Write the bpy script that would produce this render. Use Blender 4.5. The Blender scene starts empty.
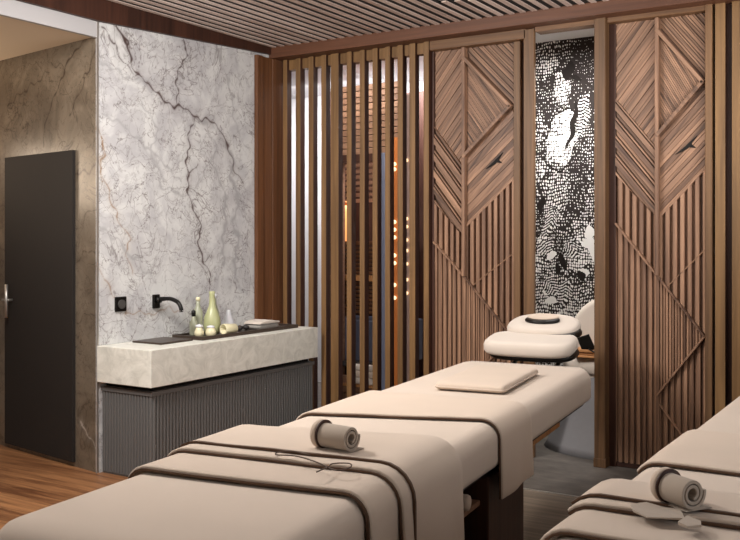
import bpy, bmesh, math, random
import numpy as np
from mathutils import Vector, Matrix, noise
random.seed(4)
C = bpy.context.scene.collection
S = bpy.context.scene
R = math.radians

# ------------------------------------------------------------------ camera, world, lights, exposure
cam_data = bpy.data.cameras.new('camera'); cam = bpy.data.objects.new('camera', cam_data); C.objects.link(cam)
cam.location = (0, 0, 1.4); cam.rotation_euler = (R(90), 0, R(31.92))
cam_data.sensor_width = 36; cam_data.lens = 915.0 / 740 * 36; cam_data.shift_y = -30.0 / 740
cam_data.clip_start = 0.05
S.camera = cam
W = bpy.data.worlds.new('world'); S.world = W; W.use_nodes = True
W.node_tree.nodes['Background'].inputs[0].default_value = (0.80, 0.86, 1.0, 1)
W.node_tree.nodes['Background'].inputs[1].default_value = 0.25

def area(name, loc, target, sx, sy, power, col=(1, 1, 1), spread=180):
    l = bpy.data.lights.new(name, 'AREA'); l.shape = 'RECTANGLE'; l.size = sx; l.size_y = sy
    l.energy = power; l.color = col; l.spread = R(spread)
    o = bpy.data.objects.new(name, l); C.objects.link(o); o.location = loc
    o.rotation_euler = (Vector(target) - Vector(loc)).to_track_quat('-Z', 'Y').to_euler()
    return o
def spot(name, loc, target, power, angle, col=(1, 1, 1), r=0.05, blend=0.6):
    l = bpy.data.lights.new(name, 'SPOT'); l.energy = power; l.color = col; l.spot_size = R(angle)
    l.spot_blend = blend; l.shadow_soft_size = r
    o = bpy.data.objects.new(name, l); C.objects.link(o); o.location = loc
    o.rotation_euler = (Vector(target) - Vector(loc)).to_track_quat('-Z', 'Y').to_euler()
    return o
WARM = (1.0, 0.80, 0.60); SOFT = (1.0, 0.955, 0.91); COOL = (0.86, 0.92, 1.0)
area('window_light', (2.4, 2.4, 1.5), (-4.3, 3.6, 1.2), 2.6, 1.8, 26, COOL)
area('key_light', (-3.4, 2.3, 2.70), (-2.0, 4.9, 0.7), 0.6, 0.6, 112, SOFT)
area('front_light', (-2.5, -1.0, 2.5), (-2.0, 4.0, 0.9), 1.8, 1.0, 24, SOFT)
area('ceiling_light_beds', (-1.9, 2.9, 2.70), (-1.5, 3.7, 0.7), 1.2, 0.8, 14, SOFT, 150)
area('ceiling_light_marble', (-3.1, 3.3, 2.68), (-4.29, 4.7, 1.0), 0.7, 0.7, 7, SOFT, 120)
area('cove_light', (-6.2, 3.2, 1.9), (-5.2, 3.2, 2.7), 0.6, 0.6, 12, WARM)
area('ceiling_fill', (-0.4, 4.2, 1.9), (-2.0, 5.0, 2.85), 1.4, 1.0, 26, (1, 0.97, 0.94), 150)  # added unseen uplight, brightens the right part of the ceiling
area('niche_light', (-2.1, 5.85, 2.6), (-2.1, 6.35, 1.0), 0.8, 0.3, 24, (1, 0.98, 0.95))
area('back_room_light', (-4.3, 6.6, 2.75), (-4.3, 7.2, 1.0), 2.0, 0.5, 85, (1, 0.97, 1.0))
area('cabin_fill', (-3.9, 5.95, 2.72), (-3.9, 6.3, 1.6), 0.7, 0.15, 9, SOFT)  # added lamp between screen and cabin, brightens the cabin face
S.view_settings.view_transform = 'Standard'; S.view_settings.look = 'None'
S.view_settings.exposure = 0.0; S.view_settings.gamma = 1.0; S.view_settings.use_curve_mapping = False
S.cycles.max_bounces = 8

# ------------------------------------------------------------------ materials
def srgb(r, g, b):
    f = lambda c: ((c / 255 + 0.055) / 1.055) ** 2.4 if c > 10 else c / 255 / 12.92
    return (f(r), f(g), f(b), 1)
class NT:
    def __init__(s, name, rough=0.5, spec=0.5, metal=0.0):
        s.m = bpy.data.materials.new(name); s.m.use_nodes = True
        s.t = s.m.node_tree; s.b = s.t.nodes['Principled BSDF']
        s.b.inputs['Roughness'].default_value = rough; s.b.inputs['Metallic'].default_value = metal
        s.b.inputs['Specular IOR Level'].default_value = spec
    def n(s, typ, **kw):
        o = s.t.nodes.new(typ)
        for k, v in kw.items():
            if k.startswith('i_'):
                key = k[2:]; key = int(key) if key.isdigit() else key.replace('_', ' ')
                s.set(o.inputs[key], v)
            else: setattr(o, k, v)
        return o
    def set(s, inp, v):
        if isinstance(v, bpy.types.NodeSocket): s.t.links.new(v, inp)
        else: inp.default_value = v
    def math(s, op, a, b=0.0, c=0.0, clamp=False):
        o = s.n('ShaderNodeMath', operation=op, use_clamp=clamp)
        s.set(o.inputs[0], a); s.set(o.inputs[1], b); s.set(o.inputs[2], c); return o.outputs[0]
    def mix(s, f, a, b, blend='MIX'):
        o = s.n('ShaderNodeMix', data_type='RGBA', blend_type=blend)
        s.set(o.inputs[0], f); s.set(o.inputs[6], a); s.set(o.inputs[7], b); return o.outputs[2]
    def ramp(s, f, stops):
        o = s.n('ShaderNodeValToRGB'); e = o.color_ramp.elements
        e[0].position, e[0].color = stops[0]; e[1].position, e[1].color = stops[-1]
        for p, c in stops[1:-1]:
            x = e.new(p); x.color = c
        s.set(o.inputs[0], f); return o.outputs[0]
    def coords(s, scale=(1, 1, 1), rot=(0, 0, 0), kind='Object'):
        tc = s.n('ShaderNodeTexCoord'); mp = s.n('ShaderNodeMapping')
        mp.inputs['Scale'].default_value = scale; mp.inputs['Rotation'].default_value = rot
        s.t.links.new(tc.outputs[kind], mp.inputs[0]); return mp.outputs[0]
    def bump(s, h, strength=0.3, dist=0.01):
        b = s.n('ShaderNodeBump'); b.inputs['Strength'].default_value = strength; b.inputs['Distance'].default_value = dist
        s.set(b.inputs['Height'], h); s.t.links.new(b.outputs[0], s.b.inputs['Normal'])
    def col(s, c): s.set(s.b.inputs['Base Color'], c)

def wood(name, ca, cb, grain='z', rough=0.5, angle=0.0, k=1.0, spec=0.35):
    """stretched-noise grain; each board of a mesh gets its own tone (random per island)"""
    t = NT(name, rough, spec)
    lo, hi = 1.4 * k, 38.0 * k
    sc = {'z': (hi, hi, lo), 'y': (hi, lo, hi), 'x': (lo, hi, hi)}[grain]
    geo = t.n('ShaderNodeNewGeometry')
    rnd = geo.outputs['Random Per Island']
    tc = t.n('ShaderNodeTexCoord')
    vr = t.n('ShaderNodeVectorRotate', rotation_type='Y_AXIS'); vr.inputs['Angle'].default_value = angle
    t.t.links.new(tc.outputs['Object'], vr.inputs['Vector'])
    off = t.n('ShaderNodeCombineXYZ'); t.set(off.inputs[0], t.math('MULTIPLY', rnd, 7.3)); t.set(off.inputs[2], t.math('MULTIPLY', rnd, 5.1))
    va = t.n('ShaderNodeVectorMath', operation='ADD'); t.t.links.new(vr.outputs[0], va.inputs[0]); t.t.links.new(off.outputs[0], va.inputs[1])
    mp = t.n('ShaderNodeMapping'); mp.inputs['Scale'].default_value = sc; t.t.links.new(va.outputs[0], mp.inputs[0])
    n1 = t.n('ShaderNodeTexNoise', i_Scale=1.0, i_Detail=5.0, i_Roughness=0.6, i_Distortion=0.6); t.t.links.new(mp.outputs[0], n1.inputs['Vector'])
    n2 = t.n('ShaderNodeTexNoise', i_Scale=0.25, i_Detail=2.0); t.t.links.new(mp.outputs[0], n2.inputs['Vector'])
    f = t.math('ADD', t.math('MULTIPLY', n1.outputs[0], 0.6), t.math('MULTIPLY', n2.outputs[0], 0.4))
    f = t.math('ADD', f, t.math('MULTIPLY', t.math('SUBTRACT', rnd, 0.5), 0.16))
    t.col(t.ramp(f, [(0.30, ca), (0.68, cb)]))
    t.bump(n1.outputs[0], 0.25, 0.004)
    return t.m
def plain(name, c, rough=0.5, metal=0.0, spec=0.5, noise_amt=0.0, nscale=30):
    t = NT(name, rough, spec, metal)
    if noise_amt:
        n = t.n('ShaderNodeTexNoise', i_Scale=nscale, i_Detail=4.0); t.t.links.new(t.coords(), n.inputs['Vector'])
        d = tuple(x * (1 - noise_amt) for x in c[:3]) + (1,)
        t.col(t.mix(n.outputs[0], d, c)); t.bump(n.outputs[0], 0.15, 0.002)
    else: t.col(c)
    return t.m
def fabric(name, c):
    t = NT(name, 0.92, 0.15)
    v = t.coords((1, 1, 1))
    n = t.n('ShaderNodeTexNoise', i_Scale=5.0, i_Detail=3.0); t.t.links.new(v, n.inputs['Vector'])
    w = t.n('ShaderNodeTexNoise', i_Scale=420.0, i_Detail=2.0); t.t.links.new(v, w.inputs['Vector'])
    d = tuple(x * 0.90 for x in c[:3]) + (1,)
    t.col(t.mix(n.outputs[0], d, c)); t.bump(w.outputs[0], 0.12, 0.001)
    t.b.inputs['Sheen Weight'].default_value = 0.15
    return t.m
def marble(name, light, mid, dark, gold, pale):
    t = NT(name, 0.28, 0.4)
    v = t.coords()
    base = t.n('ShaderNodeTexNoise', i_Scale=3.2, i_Detail=7.0, i_Roughness=0.62, i_Distortion=1.3); t.t.links.new(v, base.inputs['Vector'])
    c = t.mix(t.ramp(base.outputs[0], [(0.40, (0, 0, 0, 1)), (0.60, (1, 1, 1, 1))]), mid, light)
    for sc, w, amt in ((4.0, 0.008, 0.55), (9.0, 0.018, 0.34), (2.3, 0.006, 0.65), (1.5, 0.004, 0.6)):
        n = t.n('ShaderNodeTexNoise', i_Scale=sc, i_Detail=5.0, i_Roughness=0.55, i_Distortion=0.8); t.t.links.new(v, n.inputs['Vector'])
        d = t.math('ABSOLUTE', t.math('SUBTRACT', n.outputs[0], 0.5))
        m = t.math('MULTIPLY', t.math('SUBTRACT', 1.0, t.math('DIVIDE', d, w), clamp=True), amt, clamp=True)
        c = t.mix(m, c, dark)
    at = t.n('ShaderNodeAttribute', attribute_name='veins'); sep = t.n('ShaderNodeSeparateColor'); t.t.links.new(at.outputs['Color'], sep.inputs[0])
    c = t.mix(sep.outputs[1], c, gold)
    c = t.mix(t.math('MULTIPLY', sep.outputs[2], 1.0), c, tuple(0.72 * a for a in mid[:3]) + (1,))
    c = t.mix(sep.outputs[0], c, dark)
    t.col(c)
    return t.m

LIGHT_STONE = marble('grey_white_marble', srgb(216, 216, 215), srgb(190, 189, 191), srgb(76, 58, 56), srgb(140, 104, 62), None)
SHADED_STONE = marble('shaded_marble', srgb(122, 110, 95), srgb(100, 89, 76), srgb(48, 32, 22), srgb(205, 198, 190), None)  # same marble, with the shade on this wall put into its colour
CREAM_STONE = None
def slabstone():
    t = NT('cream_stone', 0.35, 0.4)
    n = t.n('ShaderNodeTexNoise', i_Scale=9.0, i_Detail=8.0, i_Roughness=0.65, i_Distortion=1.5); t.t.links.new(t.coords(), n.inputs['Vector'])
    t.col(t.ramp(n.outputs[0], [(0.3, srgb(200, 198, 188)), (0.5, srgb(220, 218, 208)), (0.7, srgb(236, 234, 225))]))
    return t.m
CREAM_STONE = slabstone()
PANEL_V = wood('walnut_vertical', srgb(66, 44, 34), srgb(170, 131, 104), 'z')
PANEL_A = wood('walnut_rising', srgb(66, 45, 35), srgb(172, 133, 106), 'x', angle=R(52))
PANEL_B = wood('walnut_falling', srgb(66, 45, 35), srgb(172, 133, 106), 'x', angle=R(-49))
FRAMEW = wood('oiled_oak', srgb(72, 50, 32), srgb(124, 92, 62), 'z')
FRAMEX = wood('oiled_oak_horizontal', srgb(74, 50, 33), srgb(124, 90, 60), 'x')
SLATW = wood('slat_oak', srgb(84, 60, 36), srgb(138, 104, 66), 'z')
BEAMW = wood('reddish_beam', srgb(72, 44, 31), srgb(108, 70, 49), 'x')
POSTW = wood('reddish_post', srgb(74, 45, 27), srgb(118, 76, 46), 'z')
BATTEN = wood('ceiling_batten_wood', srgb(166, 142, 130), srgb(222, 204, 194), 'y', k=0.8)
CLADW = wood('cabin_cladding', srgb(104, 74, 56), srgb(160, 122, 96), 'x')
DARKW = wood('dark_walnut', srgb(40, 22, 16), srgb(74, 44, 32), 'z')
HONEYW = wood('honey_wood', srgb(140, 92, 52), srgb(196, 140, 88), 'x')
WHITE = plain('white_paint', srgb(226, 224, 224), 0.7)
WALLW = plain('warm_wall_paint', srgb(205, 196, 186), 0.8)
GREYP = plain('grey_upholstery_shell', srgb(128, 126, 128), 0.6, noise_amt=0.1)
SOFFITM = plain('soffit_paint', srgb(222, 205, 182), 0.8)
BLACK = plain('black_metal', srgb(26, 24, 22), 0.35, 0.6)
BRONZE = plain('dark_bronze', srgb(78, 66, 58), 0.35, 0.5)
DARKDOOR = plain('dark_door_veneer', srgb(34, 28, 24), 0.8, noise_amt=0.25, nscale=4)
STEEL = plain('brushed_steel', srgb(190, 186, 180), 0.35, 0.8)
FLUTE = plain('graphite_fluting', srgb(100, 99, 98), 0.5, noise_amt=0.05, nscale=9)
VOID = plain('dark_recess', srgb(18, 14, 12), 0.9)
FAB = fabric('sand_fabric', srgb(206, 188, 171))
FAB2 = fabric('taupe_fabric', srgb(203, 186, 170))
FABW = fabric('cream_vinyl', srgb(212, 200, 188))
FABM = fabric('mattress_vinyl', srgb(206, 190, 175))
EDGE_SHADE = fabric('brown_edge_shade', srgb(92, 70, 55))  # dark colour for the painted shadow lines at cloth edges
FABT = fabric('grey_taupe_towel', srgb(174, 160, 146))
GREEN = plain('sage_ceramic', srgb(176, 178, 134), 0.3)
PALEG = plain('frosted_sage_glass', srgb(158, 160, 138), 0.3)
CREAM = plain('cream_ceramic', srgb(222, 214, 178), 0.35)
FROST = plain('frosted_white_glass', srgb(214, 214, 218), 0.25)
NAVY = plain('slate_blue', srgb(72, 74, 90), 0.5)
COPPER = plain('copper', srgb(214, 128, 66), 0.45, 0.5)
PLINTH = plain('soot_metal', srgb(38, 34, 33), 0.5)

# ------------------------------------------------------------------ helpers
def obj(name, bm, m, parent=None, smooth=False, bevel=0.0, seg=2, world=False):
    me = bpy.data.meshes.new(name); bmesh.ops.recalc_face_normals(bm, faces=bm.faces[:]); bm.to_mesh(me); bm.free()
    me.materials.append(m)
    if smooth:
        for p in me.polygons: p.use_smooth = True
    o = bpy.data.objects.new(name, me); C.objects.link(o)
    if parent: o.parent = parent
    if bevel:
        b = o.modifiers.new('bevel', 'BEVEL'); b.width = bevel; b.segments = seg; b.limit_method = 'ANGLE'; b.angle_limit = R(35)
    return o
def tag(o, label, cat, group=None, kind=None):
    if label: o['label'] = label
    if cat: o['category'] = cat
    if group: o['group'] = group
    if kind: o['kind'] = kind
    return o
def thing(name, label, cat, loc=(0, 0, 0), rz=0.0, group=None):
    o = bpy.data.objects.new(name, None); C.objects.link(o); o.location = loc; o.rotation_euler = (0, 0, rz)
    o.empty_display_size = 0.1
    return tag(o, label, cat, group)
def struct(name, bm, m, parent=None, **kw):
    o = obj(name, bm, m, parent, **kw)
    if not parent: o['kind'] = 'structure'
    return o
def box(bm, x0, x1, y0, y1, z0, z1, mat=None):
    vs = [bm.verts.new((x, y, z)) for x in (x0, x1) for y in (y0, y1) for z in (z0, z1)]
    for f in ((0, 1, 3, 2), (4, 6, 7, 5), (0, 4, 5, 1), (2, 3, 7, 6), (0, 2, 6, 4), (1, 5, 7, 3)):
        bm.faces.new([vs[i] for i in f])
    if mat:
        for v in vs: v.co = mat @ v.co
    return vs
def B(*boxes):
    bm = bmesh.new()
    for b in boxes: box(bm, *b)
    return bm
def prism(bm, pts, axis, a, b):
    """polygon pts (2D) extruded along axis from a to b; axis 'y': pts=(x,z); 'z': pts=(x,y); 'x': pts=(y,z)"""
    def P(p, t): return {'y': (p[0], t, p[1]), 'z': (p[0], p[1], t), 'x': (t, p[0], p[1])}[axis]
    v0 = [bm.verts.new(P(p, a)) for p in pts]; v1 = [bm.verts.new(P(p, b)) for p in pts]
    bm.faces.new(v0); bm.faces.new(v1[::-1])
    n = len(pts)
    for i in range(n): bm.faces.new((v0[i], v0[(i + 1) % n], v1[(i + 1) % n], v1[i]))
def lathe(bm, prof, n=28, c=(0, 0, 0), sx=1, sy=1):
    rings = []
    for r, z in prof:
        rings.append([bm.verts.new((c[0] + max(r, 1e-4) * sx * math.cos(2 * math.pi * i / n), c[1] + max(r, 1e-4) * sy * math.sin(2 * math.pi * i / n), c[2] + z)) for i in range(n)])
    for a, b in zip(rings, rings[1:]):
        for i in range(n): bm.faces.new((a[i], a[(i + 1) % n], b[(i + 1) % n], b[i]))
    bm.faces.new(rings[0][::-1]); bm.faces.new(rings[-1])
def tube(bm, pts, r, n=10):
    pts = [Vector(p) for p in pts]; rings = []
    up = Vector((0, 0, 1))
    for i, p in enumerate(pts):
        d = (pts[min(i + 1, len(pts) - 1)] - pts[max(i - 1, 0)]).normalized()
        a = d.cross(up)
        if a.length < 1e-3: a = d.cross(Vector((1, 0, 0)))
        a.normalize(); b = d.cross(a); rr = r[i] if isinstance(r, (list, tuple)) else r
        rings.append([bm.verts.new(p + (a * math.cos(t) + b * math.sin(t)) * rr) for t in [2 * math.pi * k / n for k in range(n)]])
    for u, w in zip(rings, rings[1:]):
        for i in range(n): bm.faces.new((u[i], u[(i + 1) % n], w[(i + 1) % n], w[i]))
    bm.faces.new(rings[0][::-1]); bm.faces.new(rings[-1])
def catmull(pts, k=6):
    P = [Vector(p) for p in pts]; P = [2 * P[0] - P[1]] + P + [2 * P[-1] - P[-2]]; out = []
    for i in range(1, len(P) - 2):
        for j in range(k):
            t = j / k; a, b, c, d = P[i - 1:i + 3]
            out.append(0.5 * ((2 * b) + (c - a) * t + (2 * a - 5 * b + 4 * c - d) * t * t + (3 * b - a - 3 * c + d) * t ** 3))
    out.append(P[-2]); return out
def clip(poly, n, c):
    """keep the part of poly where n.p >= c"""
    out = []
    for i in range(len(poly)):
        p, q = poly[i], poly[(i + 1) % len(poly)]
        dp = n[0] * p[0] + n[1] * p[1] - c; dq = n[0] * q[0] + n[1] * q[1] - c
        if dp >= 0: out.append(p)
        if dp * dq < 0:
            t = dp / (dp - dq); out.append((p[0] + (q[0] - p[0]) * t, p[1] + (q[1] - p[1]) * t))
    return out
def area2(p): return 0.5 * abs(sum(p[i][0] * p[(i + 1) % len(p)][1] - p[(i + 1) % len(p)][0] * p[i][1] for i in range(len(p))))
def strips(bm, poly, ang, pitch, gap, depth, y):
    """boards running at angle ang (deg) over a polygon in the x-z plane; depth(i) = how far each stands out from y towards -Y"""
    d = (math.cos(R(ang)), math.sin(R(ang))); n = (-d[1], d[0])
    s = [n[0] * p[0] + n[1] * p[1] for p in poly]; lo, hi = min(s), max(s); i = 0; c = lo
    while c < hi:
        w = pitch(i) if callable(pitch) else pitch
        q = clip(clip(poly, n, c + gap / 2), (-n[0], -n[1]), -(c + w - gap / 2))
        if len(q) > 2 and area2(q) > 2e-5: prism(bm, q, 'y', y - depth(i), y)
        c += w; i += 1
def grid_wall(name, origin, du, dv, nu, nv, m, lines, sigma=0.0035):
    """marble sheet with the stone's own veins stored per vertex"""
    o = Vector(origin); du = Vector(du); dv = Vector(dv)
    U, V = np.meshgrid(np.linspace(0, du.length, nu), np.linspace(0, dv.length, nv))
    a = np.array(du.normalized()); b = np.array(dv.normalized())
    P = np.array(o)[None, None, :] + U[..., None] * a + V[..., None] * b
    me = bpy.data.meshes.new(name)
    idx = np.arange(nu * nv).reshape(nv, nu)
    F = np.stack([idx[:-1, :-1], idx[:-1, 1:], idx[1:, 1:], idx[1:, :-1]], -1).reshape(-1, 4)
    me.from_pydata(P.reshape(-1, 3).tolist(), [], F.tolist())
    u = U + 0.012 * np.sin(V * 31 + np.sin(U * 23) * 2) + 0.008 * np.sin(V * 67 + U * 40)
    v = V + 0.012 * np.sin(U * 29 + 1.3 + np.sin(V * 17) * 2) + 0.008 * np.sin(U * 71)
    col = np.zeros((nv, nu, 4)); col[..., 3] = 1
    rs = np.random.RandomState(3)
    for kind, w, pts in lines:
        ch = {'a': 0, 'g': 1, 'w': 1, 'b': 2}[kind]
        best = np.zeros((nv, nu)); tot = len(pts) - 1
        for i, ((x0, y0), (x1, y1)) in enumerate(zip(pts, pts[1:])):
            L2 = (x1 - x0) ** 2 + (y1 - y0) ** 2 + 1e-9
            t = np.clip(((u - x0) * (x1 - x0) + (v - y0) * (y1 - y0)) / L2, 0, 1)
            d = np.hypot(u - x0 - t * (x1 - x0), v - y0 - t * (y1 - y0))
            k = (i + t) / tot; ww = w * sigma * (1.15 - 0.6 * np.abs(k - 0.45)) * (1 + 0.5 * np.sin(k * 40 * w))
            if kind == 'b': ww = ww * 2.6
            val = np.exp(-(d / np.maximum(ww, 0.0015)) ** 2) + 0.16 * np.exp(-(d / (ww * 7)) ** 2)
            best = np.maximum(best, val)
        amp = {'a': 0.95, 'g': 0.75, 'w': 0.7, 'b': 0.8}[kind] * min(1, 0.55 + w * 0.3)
        col[..., ch] = np.maximum(col[..., ch], np.clip(best * amp, 0, 1))
    at = me.color_attributes.new('veins', 'FLOAT_COLOR', 'POINT'); at.data.foreach_set('color', col.reshape(-1).astype(np.float32))
    me.materials.append(m); ob = bpy.data.objects.new(name, me); C.objects.link(ob); ob['kind'] = 'structure'
    return ob

VEINS=[
('a',1.6,[(3.944, 2.718), (4.027, 2.619), (4.083, 2.502), (4.155, 2.428), (4.257, 2.374), (4.332, 2.323), (4.456, 2.283), (4.585, 2.27), (4.718, 2.23), (4.856, 2.203), (4.981, 2.073), (5.054, 1.909), (5.129, 1.834)]),
('a',1.4,[(4.536, 2.734), (4.559, 2.636), (4.488, 2.545), (4.472, 2.431), (4.456, 2.295)]),
('a',1.0,[(3.824, 2.684), (3.917, 2.599), (3.98, 2.506), (4.083, 2.459), (4.242, 2.387)]),
('a',1.1,[(4.634, 2.237), (4.585, 2.106), (4.568, 1.946), (4.552, 1.808)]),
('a',1.7,[(4.581, 2.073), (4.568, 1.935), (4.568, 1.799), (4.59, 1.687), (4.64, 1.597), (4.697, 1.483), (4.68, 1.345), (4.741, 1.228), (4.803, 1.156), (4.803, 1.074)]),
('a',1.0,[(4.568, 1.833), (4.656, 1.908)]),
('a',0.6,[(4.656, 1.712), (4.758, 1.733)]),
('g',1.3,[(3.811, 2.082), (3.845, 1.973), (3.824, 1.828), (3.819, 1.761)]),
('g',1.2,[(3.842, 2.004), (3.816, 1.88), (3.856, 1.74), (3.909, 1.619), (3.949, 1.547), (4.046, 1.413), (4.032, 1.329), (4.074, 1.18)]),
('g',0.9,[(3.816, 1.25), (3.842, 1.147), (3.949, 1.039), (4.032, 0.95), (4.203, 0.928), (4.384, 0.949), (4.51, 0.93)]),
('b',1.5,[(4.951, 2.107), (5.042, 1.971), (5.005, 1.848), (5.098, 1.707), (5.024, 1.535), (5.098, 1.39), (5.042, 1.221), (5.098, 1.098)]),
('b',1.5,[(4.844, 1.909), (4.951, 1.701), (4.951, 1.534), (4.915, 1.319), (4.951, 1.199)]),
('b',0.8,[(3.824, 2.175), (3.985, 2.11), (4.184, 2.002), (4.332, 1.906), (4.488, 1.805)]),
('b',0.8,[(3.824, 2.48), (3.985, 2.423), (4.184, 2.4)]),
('b',0.8,[(4.145, 2.032), (4.292, 1.893), (4.323, 1.742), (4.607, 1.687)]),
('b',0.8,[(4.155, 2.278), (4.302, 2.122), (4.213, 1.983), (4.332, 1.796)]),
('b',0.8,[(4.718, 2.235), (4.856, 2.038), (4.718, 1.818)]),
('b',0.8,[(3.816, 1.494), (3.949, 1.392), (4.088, 1.286), (4.292, 1.129)]),
('b',0.7,[(4.856, 2.769), (4.999, 2.483), (5.072, 2.202), (5.205, 2.068)]),
]
VEINS2=[
('a',1.0,[(0.02, 2.56), (0.092, 2.447), (0.222, 2.275), (0.316, 2.179)]),
('a',1.3,[(0.11, 2.634), (0.259, 2.571), (0.355, 2.479), (0.433, 2.382), (0.492, 2.302), (0.553, 2.2), (0.634, 2.011)]),
('a',1.0,[(1.088, 2.316), (0.91, 2.367), (0.738, 2.415), (0.553, 2.481)]),
('a',1.0,[(1.179, 2.579), (1.065, 2.702)]),
('a',1.6,[(0.24, 1.808), (0.092, 1.811), (0.002, 1.908)]),
('a',0.8,[(0.954, 2.055), (1.088, 2.156), (0.976, 2.215)]),
('a',0.7,[(0.614, 2.641), (0.532, 2.522), (0.374, 2.481)]),
('a',1.0,[(0.241, 1.251), (0.18, 1.309), (0.012, 1.344)]),
('a',1.0,[(1.179, 1.628), (1.089, 1.613)]),
('a',0.8,[(0.241, 0.874), (0.18, 0.923), (0.0, 0.966)]),
('a',0.9,[(0.221, 0.319), (0.163, 0.373), (0.107, 0.427)]),
('w',1.0,[(0.206, 0.28), (0.135, 0.218), (0.01, 0.15)]),
('a',0.8,[(1.179, 1.375), (1.104, 1.325)]),
('a',0.8,[(1.179, 1.045), (1.089, 1.024)]),
]
MURAL_LOBES = [(-2.48, 2.436, 0.071, 0.205, 0, 0.2), (-2.472, 2.686, 0.079, 0.088, -40, 0.52), (-2.342, 2.512, 0.063, 0.132, 12, 0.62), (-2.176, 2.592, 0.11, 0.33, 0, 0.1), (-2.213, 2.378, 0.063, 0.19, -15, 0.15), (-2.357, 2.133, 0.118, 0.22, -8, 0.78), (-2.512, 2.216, 0.047, 0.176, 5, 0.4), (-2.139, 2.048, 0.063, 0.293, 8, 0.3), (-2.48, 1.918, 0.063, 0.073, 0, 0.66), (-2.38, 1.826, 0.126, 0.146, 0, 0.42), (-2.213, 1.871, 0.063, 0.161, 15, 0.18), (-2.426, 1.658, 0.126, 0.264, -12, 0.5), (-2.251, 1.691, 0.071, 0.19, -15, 0.26), (-2.139, 1.616, 0.047, 0.22, 0, 0.42), (-2.519, 1.586, 0.039, 0.22, 0, 0.26), (-2.457, 1.363, 0.102, 0.103, 0, 0.62), (-2.349, 1.4, 0.11, 0.132, 0, 0.34), (-2.228, 1.24, 0.118, 0.146, 25, 0.6), (-2.441, 1.142, 0.094, 0.176, 0, 0.45), (-2.319, 1.035, 0.079, 0.132, -20, 0.36), (-2.154, 1.076, 0.071, 0.161, 0, 0.45), (-2.48, 0.956, 0.094, 0.132, 20, 0.5)]
MURAL_PATCH = [(-2.434, 1.282, 0.039, 0.029, 20, 'w'), (-2.457, 1.031, 0.039, 0.029, -20, 'w'), (-2.124, 1.328, 0.031, 0.088, 0, 'w'), (-2.139, 1.458, 0.039, 0.051, 0, 'w'), (-2.418, 0.958, 0.047, 0.029, 0, 'w'), (-2.191, 1.169, 0.047, 0.037, 0, 'w'), (-2.147, 1.386, 0.047, 0.037, 0, 'w'), (-2.213, 1.146, 0.039, 0.037, 20, 'k'), (-2.395, 1.194, 0.024, 0.037, 0, 'k'), (-2.304, 2.626, 0.039, 0.073, 0, 'k'), (-2.266, 2.237, 0.024, 0.176, -15, 'k'), (-2.512, 1.66, 0.024, 0.059, 0, 'k'), (-2.349, 1.239, 0.024, 0.073, 20, 'k'), (-2.236, 2.576, 0.047, 0.022, 0, 'k')]
MURAL_LEAF = [(-2.191, 2.304, 0.047, 0.161, -14, 0.0247), (-2.426, 1.533, 0.047, 0.117, -20, 0.022), (-2.266, 1.327, 0.079, 0.059, 30, 0.022), (-2.48, 1.363, 0.063, 0.066, 20, 0.022), (-2.319, 1.02, 0.063, 0.088, -20, 0.022), (-2.426, 1.069, 0.063, 0.073, 30, 0.022)]

# ------------------------------------------------------------------ the room
CZ = 2.82; D = 5.55
def planks(name, ca, cb, pitch, rough, along='y', joint=0.985):
    t = NT(name, rough, 0.4)
    v = t.coords()
    sep = t.n('ShaderNodeSeparateXYZ'); t.t.links.new(v, sep.inputs[0])
    u = sep.outputs[0] if along == 'y' else sep.outputs[1]; w = sep.outputs[1] if along == 'y' else sep.outputs[0]
    q = t.math('DIVIDE', u, pitch); row = t.math('FLOOR', q); fr = t.math('FRACT', q)
    wn = t.n('ShaderNodeTexWhiteNoise', noise_dimensions='1D'); t.set(wn.inputs['W'], row)
    w2 = t.math('ADD', w, t.math('MULTIPLY', wn.outputs['Value'], 9.0))
    cm = t.n('ShaderNodeCombineXYZ'); t.set(cm.inputs[0], t.math('MULTIPLY', u, 26.0)); t.set(cm.inputs[1], t.math('MULTIPLY', w2, 1.5)); t.set(cm.inputs[2], row)
    n = t.n('ShaderNodeTexNoise', i_Scale=1.0, i_Detail=6.0, i_Roughness=0.6, i_Distortion=0.7); t.t.links.new(cm.outputs[0], n.inputs['Vector'])
    f = t.math('ADD', n.outputs[0], t.math('MULTIPLY', t.math('SUBTRACT', wn.outputs['Value'], 0.5), 0.2))
    c = t.ramp(f, [(0.3, ca), (0.7, cb)])
    j = t.math('GREATER_THAN', fr, joint)
    c = t.mix(t.math('MULTIPLY', j, 0.6), c, (0.03, 0.015, 0.01, 1)); t.col(c)
    return t.m
WOODFLOOR = planks('warm_plank_floor', srgb(104, 66, 42), srgb(178, 128, 86), 0.16, 0.38, 'x')
TAUPEFLOOR = planks('taupe_plank_floor', srgb(100, 88, 76), srgb(146, 132, 116), 0.18, 0.5, 'x')
def tilefloor():
    t = NT('grey_stone_floor', 0.5, 0.4)
    n = t.n('ShaderNodeTexNoise', i_Scale=6.0, i_Detail=8.0, i_Roughness=0.65); t.t.links.new(t.coords((1, 2.2, 1)), n.inputs['Vector'])
    t.col(t.ramp(n.outputs[0], [(0.3, srgb(78, 73, 69)), (0.7, srgb(116, 109, 102))])); return t.m
struct('floor', B((-7.2, -2.6, -1.6, 4.83, -0.1, 0)), WOODFLOOR)
struct('floor', B((-2.6, 2.6, -1.6, 4.83, -0.1, 0)), TAUPEFLOOR)
struct('floor', B((-7.2, 2.6, 4.83, 7.4, -0.1, 0)), tilefloor())
struct('trim_1', B((-2.6, 2.6, 4.822, 4.838, 0.0, 0.003)), STEEL)

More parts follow.
